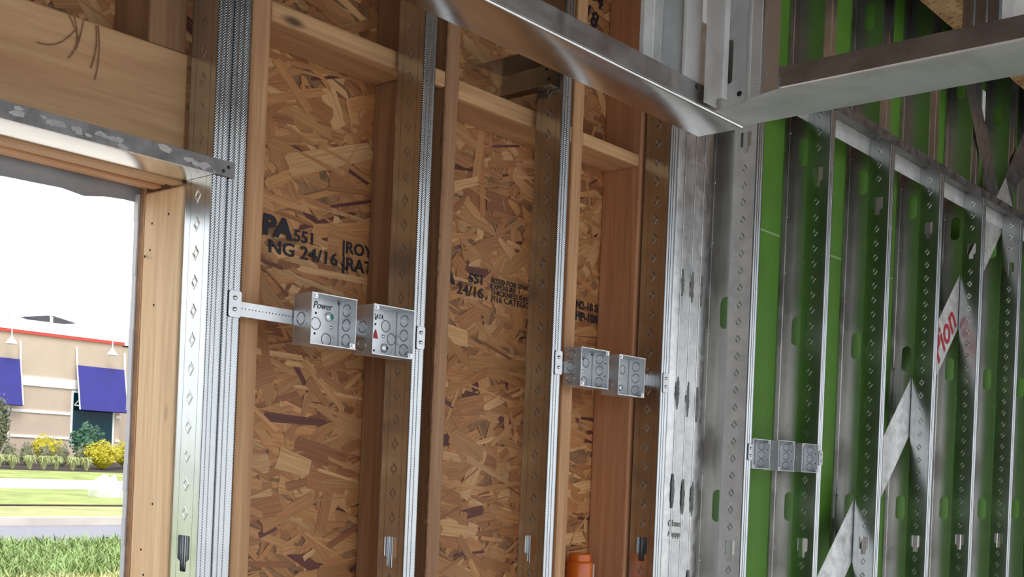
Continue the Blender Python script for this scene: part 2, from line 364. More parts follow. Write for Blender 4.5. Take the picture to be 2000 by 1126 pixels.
# header above the window: face board and plies
hd = thing('header_beam', (.3, .13, .43+EZ), 'thick wooden header beam over the window', 'beam')
for y0, y1, dz in ((.08, .107, 0), (.111, .135, .005), (.139, .163, .001), (.167, .19, .006)):
    MB().box(-.45, 1.0365, y0, y1, .4305+dz, .634).build('ply', 'beam' if y0 < .09 else 'ply', hd, bevel=.003)
for x, zt in ((.985, 0), (.58, 0), (.18, 0)):
    timber('cripple_stud', x-.016, x+.05, .635, ST, 'firold', 'short wooden cripple stud on the header %s' % ('beside the steel stud' if x > .9 else 'further left over the window' if x > .4 else 'over the middle of the window'), y0=.084, group='cripple studs over the window')
# edge of sheathing and wrap round the opening
MB().box(1.0372, 1.0405, .19, .203, -.9, .44).build('sheathing_edge', 'fir', wall_left)
fl = MB(); n = 40
for i in range(n):
    for dz, dy in ((0, 0),):
        pass
pts = []
for i in range(n+1):
    x = -.45+i*(1.053+.45)/n
    drop = .4125+.0012*math.sin(i*1.7)+.002*math.sin(i*.55)+(-.007 if i == n-3 else .006 if i > n-2 else 0)
    pts.append((x, .207+.003*math.sin(i*2.1), .46)); pts.append((x, .212+.006*math.sin(i*1.3+1), drop))
fl.add(pts, [(2*i, 2*i+1, 2*i+3, 2*i+2) for i in range(n)])
o = fl.build('wrap_flap', 'wrap', wall_left, smooth=60); sm = o.modifiers.new('thickness', 'SOLIDIFY'); sm.thickness = .0012
we = MB(); wv = random.Random(8)
for i in range(30):
    z0_ = -.9+i*1.33/30; e_ = 1.0345+wv.uniform(-.0008, .0008)
    we.box(e_, 1.06, .2042, .2155+wv.uniform(-.001, .001), z0_, z0_+1.33/30)
we.build('wrap_edge', 'wraplight', wall_left)
# nail holes and nails in the jamb
jamb = bpy.data.objects['wood_stud']
for y, z in ((.165, .378), (.118, .388), (.168, .335), (.15, .245), (.13, -.075), (.158, -.15), (.148, -.19)):
    MB().disc((1.0368, y, z), (-1, 0, 0), .0022, .0004, 8).build('nail_hole', 'hole', jamb)
MB().tube([(1.036, .182, .327), (1.025, .163, .321)], .0012, 6).build('nail', 'hole', jamb)
# dry pine needles caught on the header
nd = thing('pine_needles', (.82, .078, .634+EZ), 'dry brown pine needles hanging over the header face', 'needles')
for pth in ([(.79, .578, 0), (.82, .585, 0), (.846, .612, 0)], [(.842, .638, 0), (.85, .60, 0), (.838, .57, 0)], [(.86, .636, 0), (.853, .60, 0), (.848, .585, 0)],
            [(.878, .63, 0), (.880, .60, 0), (.873, .565, 0)], [(.882, .63, 0), (.885, .59, 0), (.88, .55, 0)], [(.83, .642, 0), (.85, .608, 0), (.852, .600, 0)]):
    a, b_, c_ = [Vector((x, .0782, z)) for x, z, _ in pth]; q = []
    for i in range(9):
        t = i/8; q.append(a*(1-t)**2+(b_*2-(a+c_)/2)*2*t*(1-t)+c_*t*t)
    MB().tube(q, .0009, 5).build('needle', 'osbback', nd)

# ================================================================== steel studs of the furring wall
SD = .0725
def websheet(mb, x, ya, yb, za, zb, holes, th=.0011):
    segs = []; z = za
    for h in sorted(holes, key=lambda q: q[0][0]):
        segs.append((z, h[0][0], None)); segs.append((h[0][0], h[-1][0], h)); z = h[-1][0]
    segs.append((z, zb, None))
    def both(q):
        mb.add([(x, y, zz) for y, zz in q]+[(x+th, y, zz) for y, zz in q], [(3, 2, 1, 0), (4, 5, 6, 7)])
    def rim(a, b): mb.add([(x, *a), (x, *b), (x+th, *b), (x+th, *a)], [(0, 1, 2, 3)])
    for z0, z1, h in segs:
        if h is None:
            if z1 > z0: both([(ya, z0), (yb, z0), (yb, z1), (ya, z1)])
            continue
        for (u0, l0, r0), (u1, l1, r1) in zip(h, h[1:]):
            if u1 > u0+1e-6:
                both([(ya, u0), (l0, u0), (l1, u1), (ya, u1)]); both([(r0, u0), (yb, u0), (yb, u1), (r1, u1)])
            rim((l0, u0), (l1, u1)); rim((r1, u1), (r0, u0))
        rim((h[0][1], h[0][0]), (h[0][2], h[0][0])); rim((h[-1][2], h[-1][0]), (h[-1][1], h[-1][0]))
    rim((ya, za), (ya, zb)); rim((yb, zb), (yb, za)); rim((yb, za), (ya, za)); rim((ya, zb), (yb, zb))
def keyhole(zt, yc=.0365):                                          # wide head, narrow foot below
    return [(zt-.056, yc-.006, yc+.006), (zt-.054, yc-.008, yc+.008), (zt-.041, yc-.008, yc+.008), (zt-.036, yc-.016, yc+.016), (zt-.002, yc-.016, yc+.016), (zt, yc-.0145, yc+.0145)]
def slothole(zc, yc, hw, hh):
    out = []
    for i in range(7):
        a = -PI/2+PI/2*i/6; out.append((zc-hh+hw+math.sin(a)*hw, yc-math.cos(a)*hw-1e-5, yc+math.cos(a)*hw+1e-5))
    for i in range(7):
        a = PI/2*i/6; out.append((zc+hh-hw+math.sin(a)*hw, yc-math.cos(a)*hw-1e-5, yc+math.cos(a)*hw+1e-5))
    return out
def diamonds(mb, x, zs, yc=.0372, hw=.0095, hh=.0125):
    for z in zs:
        vs = []
        for a, b_, d in ((hw, hh, 0), (hw*.78, hh*.78, -.0008), (hw*.66, hh*.66, -.0008), (hw*.42, hh*.42, .0)):
            vs += [(x+d-.0001, yc-a, z), (x+d-.0001, yc, z+b_), (x+d-.0001, yc+a, z), (x+d-.0001, yc, z-b_)]
        mb.add(vs, [(j*4+k, j*4+(k+1) % 4, (j+1)*4+(k+1) % 4, (j+1)*4+k) for j in range(3) for k in range(4)])
def flangeprof(x, w, y0, sgn):                                      # sgn +1: flange at the front, back of the sheet towards +y
    p = [(x+.0005, y0+sgn*.0045), (x+.0005, y0+sgn*.0025), (x+.0011, y0+sgn*.0010), (x+.0025, y0+sgn*.0002), (x+.005, y0)]
    for c in (.33, .62):
        c = x+w*c; p += [(c-.0028, y0), (c-.0014, y0+sgn*.0011), (c+.0014, y0+sgn*.0011), (c+.0028, y0)]
    p += [(x+w-.003, y0), (x+w-.0012, y0+sgn*.0005), (x+w, y0+sgn*.002), (x+w, y0+sgn*.009)]
    return p
_dm = {}
def demesh(mat):
    if mat not in _dm:
        b = MB(); diamonds(b, 0, [0], 0); me = bpy.data.meshes.new('embossed_diamond'); me.from_pydata(b.v, [], b.f); me.materials.append(M[mat]); _dm[mat] = me
    return _dm[mat]
def stud(x, z0, z1, label, fw_=.0305, key=(-.13, .915), mat='stud', fmat='flange', emb=True, dmat=None):
    t = thing('steel_stud', (x, SD/2, z0+EZ), label, 'stud', 'steel studs along the wall')
    b = MB(); websheet(b, x, .0045, SD-.0045, z0, z1, [keyhole(k) for k in key if z0 < k-.06 and k < z1])
    b.add([(x-.0004, .0165, z0), (x-.0004, .0175, z0), (x-.0004, .0175, z1), (x-.0004, .0165, z1)], [(0, 1, 2, 3)])
    b.add([(x-.0004, .0555, z0), (x-.0004, .0565, z0), (x-.0004, .0565, z1), (x-.0004, .0555, z1)], [(0, 1, 2, 3)])
    b.build('web', mat, t)
    MB().sheet(flangeprof(x, fw_, 0, 1), 'z', z0, z1).build('front_flange', fmat, t, smooth=40)
    MB().sheet(flangeprof(x, fw_, SD, -1), 'z', z0, z1).build('back_flange', 'flangeplain', t, smooth=40)
    if emb:
        zs = []
        k0 = key[0] if key else 0
        for i in range(1, 24):
            zz_ = k0+.002+.0447*i-.012
            if zz_ < .845 and zz_ > z0+.02: zs.append(zz_)
        for i in range(1, 6): zs.append(k0-.066-.0447*(i-1)-.012)
        for i in range(1, 12):
            zz_ = .93+.0447*i
            if zz_ < z1-.03: zs.append(zz_)
        for zz_ in zs:
            o = bpy.data.objects.new('embossed_diamond', demesh(dmat or mat)); C.objects.link(o); o.parent = t; o.location = Vector((x, .0372, zz_+EZ))-wloc(t)
    return t
LT = 1.48
stud(1.0356, FL, LT, 'shiny steel stud whose embossed web faces the window opening', .0272, (-.119, .915))
stud(1.0645, FL, LT, 'steel stud with knurled flange touching the window stud', .0316, (-.119, .915), emb=False)
stud(1.4737, FL, LT, 'first free-standing steel stud right of the window, beside the box marked with a red triangle', .0298, (-.1275, .915))
stud(1.8757, FL, LT, 'second free-standing steel stud, left of the orange tube', .0297, (-.1315, .915))
stud(2.2834, FL, 1.10, 'brown-reflecting steel stud joined to the wide ribbed steel plate', .0315, (-.141, .915))
TT = 1.103
stud(2.6873, FL, TT, 'pale steel stud with a row of diamonds left of the three-box row', .0325, (-.155, .915), mat='zinc', dmat='stud')  # web in a paler copy of the stud steel, for reflected sky
stud(3.1006, FL, TT, 'dark green-tinted steel stud at the right of the three-box row', .0285, (-.156, .915))
stud(3.5188, FL, TT, 'steel stud next right after the three-box row, crossing the bright foot of the diagonal strap', .034, (-.158, .915))
stud(3.9372, FL, TT, 'steel stud left of the red handwriting on the diagonal strap', .033, (-.160, .915))
stud(4.3532, FL, TT, 'steel stud right of the red handwriting on the diagonal strap', .033, (-.162, .915))
stud(4.7819, FL, TT, 'last steel stud visible at the right edge of the photo', .033, (-.164, .915))
stud(5.20, FL, TT, 'steel stud cut off by the right edge of the photo', .033, (-.166, .915))
# wide ribbed plate
pt = thing('steel_plate', (2.393, .03, FL+EZ), 'wide mottled steel plate with three ribs in the middle of the wall', 'plate')
pr = [(2.3165, .06), (2.3165, .004), (2.318, .0012), (2.321, 0)]
for c in (2.3475, 2.392, 2.4325): pr += [(c-.0022, .0), (c-.0017, -.0012), (c-.0008, -.0020), (c+.0008, -.0022), (c+.0017, -.0014), (c+.0022, .0)]
pr += [(2.467, 0), (2.4695, .0012), (2.471, .004), (2.471, .06)]
MB().sheet(pr, 'z', FL, TT).build('ribbed_face', 'plate', pt, smooth=50)
sm_ = random.Random(11)
for (x, za, zb) in ((2.353, .435, .50), (2.3955, .425, .5), (2.438, .42, .495), (2.350, .165, .243), (2.396, .15, .235), (2.4385, .14, .225), (2.346, -.07, .012), (2.3925, -.085, .0), (2.4345, -.09, -.005), (2.432, -.30, -.22)):
    n_ = 14; L_ = []; R_ = []
    for i in range(n_+1):
        t = i/n_; ww = .0072*math.sin(PI*min(max(t, .04), .96))**.5; L_.append((x-ww*sm_.uniform(.7, 1.05), za+(zb-za)*t)); R_.append((x+ww*sm_.uniform(.7, 1.25), za+(zb-za)*t))
    MB().prism(L_+R_[::-1], 'y', -.0032, -.0022).build('adhesive_smear', 'smear', pt)
text("Closed", .022, (2.333, -.0016, -.112), 'pencil', pt, 'handwriting', ry=.05, shear=.2)
text("Happys", .02, (2.335, -.0016, -.137), 'pencil', pt, 'handwriting', ry=.05, shear=.2)

# ---- head track of the window
ht = thing('head_track', (.3, .036, .435+EZ), 'dark steel head track with glue blobs under the header beam', 'track')
MB().sheet([(-.0028, .459), (-.0028, .4375), (-.0022, .4358), (-.0005, .4352), (.0745, .4352), (.0748, .459)], 'x', -.45, 1.0345).build('channel', 'track', ht, smooth=40)
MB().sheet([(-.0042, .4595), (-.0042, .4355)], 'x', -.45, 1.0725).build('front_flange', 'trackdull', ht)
for x, z in ((1.0605, .4505), (1.0515, .443)): MB().disc((x, -.0048, z), (0, -1, 0), .0028, .0008, 12).build('screw_head', 'hole', ht)
gb = random.Random(4)
for cx_, cz_, n_ in ((.73, .449, 4), (.77, .446, 4), (.80, .445, 4), (.84, .444, 3), (.88, .443, 3), (.955, .451, 6), (1.0, .444, 4), (1.03, .440, 4)):
    for i in range(n_):
        bx_, bz_ = cx_+gb.uniform(-.016, .016), cz_+gb.uniform(-.004, .005); ra = gb.uniform(.004, .011); rb = min(ra*.6, .0045)
        q = [(bx_+math.cos(2*PI*k/12)*ra*gb.uniform(.6, 1.15), min(.4585, max(.436, bz_+math.sin(2*PI*k/12)*rb*gb.uniform(.6, 1.15)))) for k in range(12)]
        MB().prism(q, 'y', -.0053-gb.random()*.0006, -.0046).build('glue_blob', 'trackface', ht)

# ---- top track of the right-hand studs
tt = thing('top_track', (4.0, .036, 1.10+EZ), 'long slanting-in-view steel top track capping the right-hand studs', 'track')
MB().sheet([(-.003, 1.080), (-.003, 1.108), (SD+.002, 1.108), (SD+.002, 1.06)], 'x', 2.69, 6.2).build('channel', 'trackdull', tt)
MB().sheet([(SD, 1.107), (SD, 1.052)], 'x', 2.72, 6.2, .0006).build('inner_flange', 'zinc', tt)  # pale copy of the track steel, standing in for light inside the channel
for i in range(26):
    x = R.uniform(3.5, 5.2); MB().disc((x, R.uniform(.0, .03), 1.104), (0, 0, 1), R.uniform(.004, .011), R.uniform(.003, .010), 7).build('mortar_crumb', 'plate', tt)

# ---- shaft studs in front of the green panels
for k, xc in enumerate(CHX[1:8]):
    lab = ['dim shaft wall stud between the wide ribbed plate and the pale steel stud', 'slotted shaft wall stud behind the three-box row', 'slotted shaft wall stud right of the three-box row', 'slotted shaft wall stud crossed by the middle of the diagonal strap',
           'slotted shaft wall stud right of the red handwriting', 'slotted shaft wall stud near the right edge of the photo', 'shaft wall stud just beyond the right edge'][k]
    t = thing('shaft_stud', (xc, .13, FL+EZ), lab, 'stud', 'slotted shaft wall studs')
    b = MB(); websheet(b, xc, .086, .168, FL, 2.1, [slothole(z, .136, .0165, .044) for z in (-.604, -.069, .460, .999, 1.538)])
    b.build('web', 'chweb', t)
    MB().sheet([(xc-.056, .1715), (xc-.056, .168), (xc-.034, .168), (xc-.032, .1665), (xc-.028, .1665), (xc-.026, .168), (xc, .168)], 'z', FL, 2.1).build('rear_flange', 'chstud', t)
    MB().sheet([(xc+.078, .096), (xc+.078, .085), (xc+.05, .085), (xc+.047, .0865), (xc+.043, .0865), (xc+.04, .085), (xc+.001, .085), (xc, .088)], 'z', FL, 2.1).build('front_flange', 'chstud', t)
    for j in range(7):
        z = -.22+.21*j+.03*math.sin(j*2+k)
        MB().disc((xc-.03, .1662, z), (0, -1, 0), .0035, .002, 8).build('screw_head', 'screw', t)

# ---- diagonal strap with red handwriting
def strap(pts, width, y, name, label, th=.0012, mat='strap'):
    a, b_ = Vector(pts[0]), Vector(pts[1]); d = (b_-a).normalized(); n_ = Vector((-d.y, d.x))*width/2
    q = [a+n_, a-n_, b_-n_, b_+n_]
    return MB().prism([(p.x, p.y) for p in q], 'y', y, y+th).build(name, mat, None, label, 'strap', base=(a.x, y, a.y+EZ))
s1 = strap(((2.75, -.92), (4.86, 1.213)), .143, .0755, 'diagonal_strap', 'bright mottled diagonal steel strap with red handwriting behind the studs')
def onstrap(dist, off): 
    d = Vector((1, 1.011)).normalized(); n_ = Vector((-d.y, d.x)); c = Vector((4.155, .50))
    p = c+d*dist+n_*off; return (p.x, .0745, p.y)
text('Pion', .15, onstrap(-.02, -.05), 'redmark', s1, 'handwriting', ry=-.79, sx=.88, bold=.0022, shear=.1)
strap(((4.28, 1.66), (4.745, 1.10)), .115, .0765, 'upper_strap', 'dark flat steel strap slanting down to the top track', mat='plate')
strap(((4.735, 1.10), (5.3, 1.72)), .12, .0785, 'upper_strap', 'dark flat steel strap rising from the top track at the right edge', mat='plate')
MB().box(4.585, 4.618, .1, .103, 1.40, 1.56).build('loose_shim', 'white', None, 'narrow white sliver standing beside the upper strap', 'shim', base=(4.6, .1, 1.40+EZ))  # white strip put in for light showing through a gap

# ================================================================== electrical boxes
def ebox(x0, x1, z0, z1, label, dep=.044, back=(), side=(), left=(), extra=None, holes=(), sholes=(), ears=((0, 1), (1, 0))):
    t = thing('junction_box', ((x0+x1)/2, dep/2, z0+EZ), label, 'junction box', 'square steel boxes on brackets')
    yf, th = -.003, .0016; b = MB()
    b.box(x0, x1, dep-th, dep, z0, z1); b.box(x0, x0+th, yf, dep-th, z0, z1); b.box(x1-th, x1, yf, dep-th, z0, z1)
    b.box(x0+th, x1-th, yf, dep-th, z0, z0+th); b.box(x0+th, x1-th, yf, dep-th, z1-th, z1)
    b.build('shell', 'box', t, bevel=.0006)
    W, H = x1-x0, z1-z0; r = .0108
    for u, v in back:
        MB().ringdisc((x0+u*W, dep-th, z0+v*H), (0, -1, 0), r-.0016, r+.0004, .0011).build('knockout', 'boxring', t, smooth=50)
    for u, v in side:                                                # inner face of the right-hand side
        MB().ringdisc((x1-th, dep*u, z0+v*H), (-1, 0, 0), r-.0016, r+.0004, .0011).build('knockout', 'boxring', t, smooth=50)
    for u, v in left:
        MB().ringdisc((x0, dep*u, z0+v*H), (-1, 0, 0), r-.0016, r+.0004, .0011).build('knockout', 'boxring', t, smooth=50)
    for u, v in ears:
        xa = x0+th if u == 0 else x1-th-.011; za = z0+th if v == 0 else z1-th-.008
        e = MB().box(xa, xa+.011, yf-.0004, yf+.0012, za, za+.008).build('screw_ear', 'box', t)
        MB().tube([(xa+.0055, yf-.0026, za+.004), (xa+.0055, yf+.018, za+.004)], .0021, 10).build('mounting_screw', 'screw', e, smooth=40)
    for u, v in holes: MB().disc((x0+W*u, dep-th, z0+H*v), (0, -1, 0), .0023, .0003, 10).build('hole', 'hole', t)
    for u, v in sholes: MB().disc((x1-th, dep*u, z0+H*v), (-1, 0, 0), .0018, .0003, 10).build('hole', 'hole', t)
    b = MB(); b.box(x1-th-.0012, x1-th, dep-th-.0012, dep-th, z0+th, z1-th); b.build('inner_seam', 'boxring', t)  # dark strip imitating shade where back and side meet
    for ra_, rb_ in ((z1-.0014, z1+.0002), (z0-.0002, z0+.0014)): MB().box(x0-.0002, x1+.0002, yf-.0006, yf+.0004, ra_, rb_).build('rim', 'box', t)
    for dy, dz in ((.2, .38), (.2, .62)):
        MB().disc((x0-.0002, dep*dy, z0+H*dz), (-1, 0, 0), .0014, .0008, 8).build('dimple', 'screw', t, smooth=50)
    if extra: extra(t, dep-th, x0, x1, z0, z1, W, H)
    return t
def ex1(t, yb, x0, x1, z0, z1, W, H):
    text('Power', .0175, (x0+.0395, yb-.0006, z1-.0185), 'marker', t, 'handwriting', shear=.25, sx=.9)
    MB().disc((x0+.075, yb, z1-.030), (0, -1, 0), .0085, .005, 16).build('ground_dome', 'box', t, smooth=50)
    MB().disc((x0+.078, yb-.004, z1-.030), (0, -1, 0), .0042, .003, 6).build('ground_screw', 'green_screw', t)
    MB().disc((x0+.081, yb, z0+.038), (0, -1, 0), .0034, .0022, 10).build('center_screw', 'screw', t, smooth=50)
def ex2(t, yb, x0, x1, z0, z1, W, H):
    text('DATA', .0125, (x0+.0395, yb-.0006, z1-.018), 'marker', t, 'handwriting', shear=.2, sx=.75)
    MB().disc((x0+.070, yb, z0+.019), (0, -1, 0), .0085, .005, 16).build('ground_dome', 'box', t, smooth=50)
    MB().disc((x0+.072, yb-.0045, z0+.019), (0, -1, 0), .0025, .001, 8).build('hole', 'hole', t)
    MB().disc((x0+.066, yb, z0+.040), (0, -1, 0), .0034, .0022, 10).build('center_screw', 'screw', t, smooth=50)
    MB().prism([(x0+.0405, z0+.034), (x0+.0535, z0+.034), (x0+.0475, z0+.051)], 'y', yb-.0012, yb-.0004).build('red_triangle', 'redmark', t)
def ex3(t, yb, x0, x1, z0, z1, W, H):
    text('V', .014, (x0+.060, yb-.0006, z1-.021), 'marker', t, 'handwriting', shear=.3)
    MB().disc((x0+.068, yb, z0+.038), (0, -1, 0), .0034, .0022, 10).build('center_screw', 'screw', t, smooth=50)
def ex4(t, yb, x0, x1, z0, z1, W, H):
    MB().disc((x0+.0705, yb, z0+.021), (0, -1, 0), .0075, .0045, 16).build('ground_dome', 'box', t, smooth=50)
    MB().disc((x0+.072, yb-.004, z0+.021), (0, -1, 0), .002, .001, 8).build('hole', 'hole', t)
    MB().disc((x0+.067, yb, z0+.041), (0, -1, 0), .0034, .0022, 10).build('center_screw', 'screw', t, smooth=50)
S3 = ((.5, .2), (.5, .5), (.5, .8)); LK = ((.55, .5),)
ebox(1.2355, 1.3346, .1988, .2845, 'open square steel box with handwriting and a green ground screw', back=((.475, .48), (.72, .19)), holes=((.47, .69), (.46, .28), (.965, .95), (.965, .05)), side=S3, left=LK, extra=ex1)
ebox(1.373, 1.4727, .196, .2838, 'open square steel box with a small red triangle inside', back=((.72, .67), (.87, .42)), holes=((.47, .79), (.465, .68), (.455, .14)), side=S3, left=((.55, .55), (.55, .2)), extra=ex2, ears=((0, 1), (1, 0)))
ebox(1.970, 2.071, .190, .2735, 'square steel box fixed close to the second free-standing steel stud', back=((.75, .69), (.71, .19)), holes=((.95, .93), (.95, .05)), sholes=((.15, .35), (.15, .68)), side=S3, left=((.55, .8), (.55, .5), (.55, .2)), extra=ex3, ears=((0, 0), (1, 1)))
ebox(2.1085, 2.211, .182, .2716, 'square steel box in front of the wide reddish wooden post', back=((.75, .71),), holes=(), side=S3, left=((.55, .25),), extra=ex4, ears=((0, 1), (1, 0)))
BK3 = ((.62, .78), (.62, .5), (.62, .22))
ebox(2.722, 2.8145, .036, .114, 'left square steel box of the three in a row before the green panels', back=(), side=S3, sholes=((.12, .33), (.12, .67)), holes=((.9, .93), (.9, .07)), ears=((0, 0), (1, 1)))
ebox(2.861, 2.954, .034, .1165, 'middle square steel box of the three in a row before the green panels', back=(), side=S3, sholes=((.12, .33), (.12, .67)), holes=((.9, .93),), left=((.55, .5),), ears=((0, 0), (1, 1)))
ebox(2.999, 3.0985, .034, .1145, 'right square steel box of the three in a row before the green panels', back=(), side=S3, sholes=((.12, .33), (.12, .67)), holes=((.9, .93),), left=((.55, .5),), ears=((0, 1), (1, 0)))
def bracket(xa, xb, zc, plates, label, hh=.0118, y=.0455):
    t = thing('box_bracket', ((xa+xb)/2, .03, zc-hh+EZ), label, 'bracket', 'steel brackets carrying the boxes')
    MB().box(xa, xb, y, y+.0012, zc-hh, zc+hh).build('bar', 'box', t)
    mid = (xa+xb)/2
    MB().box(mid, xb, y+.0013, y+.0022, zc-hh-.0012, zc+hh+.0012).build('sliding_bar', 'box', t)
    n_ = int((xb-xa)/.0068)
    for i in range(min(n_, 17)): MB().disc((xa+.035+i*.0068, y-.00005, zc+.001), (0, -1, 0), .0012, .0002, 6).build('punched_hole', 'hole', t)
    for x0, x1, z0, z1 in plates:
        p = MB(); r = .004
        out = [(x0+r, z0), (x1-r, z0), (x1-r*.3, z0+r*.3), (x1, z0+r), (x1, z1-r), (x1-r*.3, z1-r*.3), (x1-r, z1), (x0+r, z1), (x0+r*.3, z1-r*.3), (x0, z1-r), (x0, z0+r), (x0+r*.3, z0+r*.3)]
        p.prism(out, 'y', -.0035, -.0015); po = p.build('mounting_plate', 'box', t, bevel=.0004)
        for f_ in (.3, .72):
            MB().disc(((x0+x1)/2-.001, -.0035, z0+(z1-z0)*f_), (0, -1, 0), .0036, .0032, 12).build('plate_screw', 'screw', po, smooth=50)
    return t
bracket(1.0975, 1.4735, .2445, ((1.0726, 1.0957, .2225, .2645), (1.4805, 1.5005, .216, .258)), 'steel box bracket with punched bar beside the window')
bracket(1.9065, 2.2830, .231, ((1.8825, 1.9055, .2065, .2565), (2.2865, 2.310, .201, .247)), 'steel box bracket between the second steel stud and the ribbed plate')
bracket(2.7205, 3.1000, .076, ((2.6995, 2.7190, .056, .1005), (3.1035, 3.1265, .056, .098)), 'steel box bracket carrying the row of three boxes')

# ---- bracket channel near the top of the second stud
cb = thing('bent_bracket', (1.87, .08, .80+EZ), 'small bent steel channel screwed high on the second free-standing stud', 'bracket')
MB().sheet([(1.79, .855), (1.8725, .855), (1.8735, .853), (1.8735, .803), (1.8725, .801), (1.845, .801)], 'y', .012, .17).build('channel', 'stud', cb, smooth=40)
for y, z in ((.045, .846), (.038, .825), (.02, .842)): MB().disc((1.8725, y, z), (-1, 0, 0), .0035, .001, 10).build('screw_hole', 'hole', cb)

# ---- orange sealant tube standing on the low block
oc = thing('orange_tube', (2.178, .137, -.424+EZ), 'orange plastic tube with white label standing between the studs', 'tube')
def lathe(prof, cx_, cy_, seg=24):
    b = MB(); vs = [(cx_+r*math.cos(2*PI*k/seg), cy_+r*math.sin(2*PI*k/seg), z) for r, z in prof for k in range(seg)]
    return b.add(vs, [(j*seg+k, j*seg+(k+1) % seg, (j+1)*seg+(k+1) % seg, (j+1)*seg+k) for j in range(len(prof)-1) for k in range(seg)]+[tuple(range(seg))[::-1], tuple((len(prof)-1)*seg+k for k in range(seg))])
lathe([(.029, -.424), (.031, -.42), (.031, -.207), (.0295, -.203), (.0265, -.201)], 2.178, .137).build('body', 'orange', oc, smooth=40)
lathe([(.0265, -.2012), (.0265, -.186), (.024, -.1835), (.018, -.183)], 2.178, .137).build('cap', 'orange', oc, smooth=40)
lathe([(.0313, -.38), (.0315, -.38), (.0315, -.252), (.0313, -.252)], 2.178, .137).build('label_band', 'orange', oc, smooth=40)
MB().box(2.2085, 2.2105, .118, .126, -.25, -.209).build('label', 'white', oc)

# ================================================================== soffit frame
so1 = thing('soffit_track', (1.0, -.46, .6+EZ), 'shiny steel soffit track running along the wall overhead', 'track')
MB().sheet([(-.4155, .633), (-.4155, .603), (-.4165, .6012), (-.419, .6005), (-.5025, .6005), (-.504, .6008), (-.5047, .6015), (-.505, .603), (-.505, .6365)], 'x', -.3, 1.741).build('channel', 'track', so1, smooth=40)
MB().sheet([(-.5058, .637), (-.5058, .6045)], 'x', -.3, 1.741, .0008).build('front_flange', 'trackface', so1)
MB().disc((1.590, -.5063, .629), (0, -1, 0), .0045, .0006, 12).build('screw_hole', 'hole', so1)
so2 = thing('soffit_track', (1.66, -1.2, .6+EZ), 'knurled brown steel soffit track coming towards the viewer overhead', 'track')
MB().sheet([(1.597, .6335), (1.597, .604), (1.5973, .6022), (1.598, .6014), (1.5995, .601), (1.730, .601), (1.7335, .6022), (1.7345, .605), (1.735, .632)], 'y', -1.9, -.652).build('channel', 'track2', so2, smooth=40)
MB().sheet([(1.5962, .634), (1.5962, .6035)], 'y', -1.9, -.652).build('front_flange', 'trackknurl', so2)
MB().prism([(1.5985, -.652), (1.733, -.652), (1.733, -.512), (1.640, -.512), (1.632, -.560), (1.612, -.60)], 'z', .6016, .6028).build('corner_tongue', 'track2', so2)
# hanger studs at the corner
h1 = thing('hanger_stud', (1.58, -.48, .61+EZ), 'bright Z-shaped steel hanger stud at the end of the soffit track', 'stud', 'hanger studs over the soffit')
MB().sheet([(1.555, -.5), (1.5565, -.5035), (1.60, -.5038), (1.6038, -.5025)], 'z', .612, 2.1).build('front_flange', 'zincknurl', h1, smooth=40)
MB().sheet([(1.5555, -.501), (1.5555, -.4615)], 'z', .612, 2.1).build('web', 'stud', h1)
MB().sheet([(1.5550, -.4605), (1.53, -.4605), (1.5285, -.459), (1.527, -.4605), (1.502, -.4605), (1.5005, -.455)], 'z', .612, 2.1).build('rear_flange', 'zinc', h1, smooth=40)
h2 = thing('hanger_stud', (1.62, -.54, .61+EZ), 'plain steel hanger stud standing in the soffit corner', 'stud', 'hanger studs over the soffit')
MB().sheet([(1.638, -.5145), (1.6, -.5145), (1.598, -.5165), (1.598, -.547), (1.5995, -.5495), (1.612, -.5495)], 'z', .606, 2.1).build('channel', 'zinc', h2, smooth=40)
h3 = thing('hanger_stud', (1.64, -.58, .61+EZ), 'slotted knurled steel hanger stud right of the soffit corner', 'stud', 'hanger studs over the soffit')
b = MB(); websheet(b, 1.645, -.590, -.512, .606, 2.1, [slothole(.68, -.5325, .006, .036), slothole(1.2, -.5325, .006, .036)]); b.build('web', 'zinc', h3)
MB().sheet([(1.6445, -.589), (1.6435, -.573), (1.6425, -.571), (1.6425, -.567), (1.644, -.565)], 'z', .606, 2.1, .0008).build('knurled_band', 'zincknurl', h3)
MB().sheet([(1.646, -.5895), (1.648, -.591), (1.70, -.591), (1.70, -.583)], 'z', .606, 2.1).build('front_flange', 'stud', h3)
MB().disc((1.6445, -.553, .6245), (-1, 0, 0), .0045, .0006, 12).build('screw_hole', 'hole', h3)
h4 = thing('hanger_stud', (1.65, -.97, .61+EZ), 'ribbed steel hanger stud on the knurled soffit track at the upper right', 'stud', 'hanger studs over the soffit')
MB().sheet([(1.60, -.925), (1.5985, -.928), (1.5985, -.94), (1.600, -.942), (1.600, -.944), (1.5985, -.946), (1.5985, -.957), (1.600, -.959), (1.600, -.961), (1.5985, -.963), (1.5985, -.974), (1.601, -.977)], 'z', .61, 2.1).build('ribbed_flange', 'flangeplain', h4, smooth=35)
MB().sheet([(1.601, -.9765), (1.735, -.9765)], 'z', .61, 2.1).build('web', 'zinc', h4)
for y in (-1.45,):
    h5 = thing('hanger_stud', (1.65, y, .61+EZ), 'steel hanger stud outside the right edge of the photo', 'stud', 'hanger studs over the soffit')
    MB().sheet([(1.735, y), (1.5985, y), (1.5985, y-.04)], 'z', .61, 2.1).build('channel', 'stud', h5)
h6 = thing('hanger_stud', (.9, -.46, .61+EZ), 'steel hanger stud on the soffit track above the top edge of the photo', 'stud', 'hanger studs over the soffit')
MB().sheet([(.93, -.5035), (.89, -.5035), (.89, -.418)], 'z', .612, 2.1).build('channel', 'stud', h6)
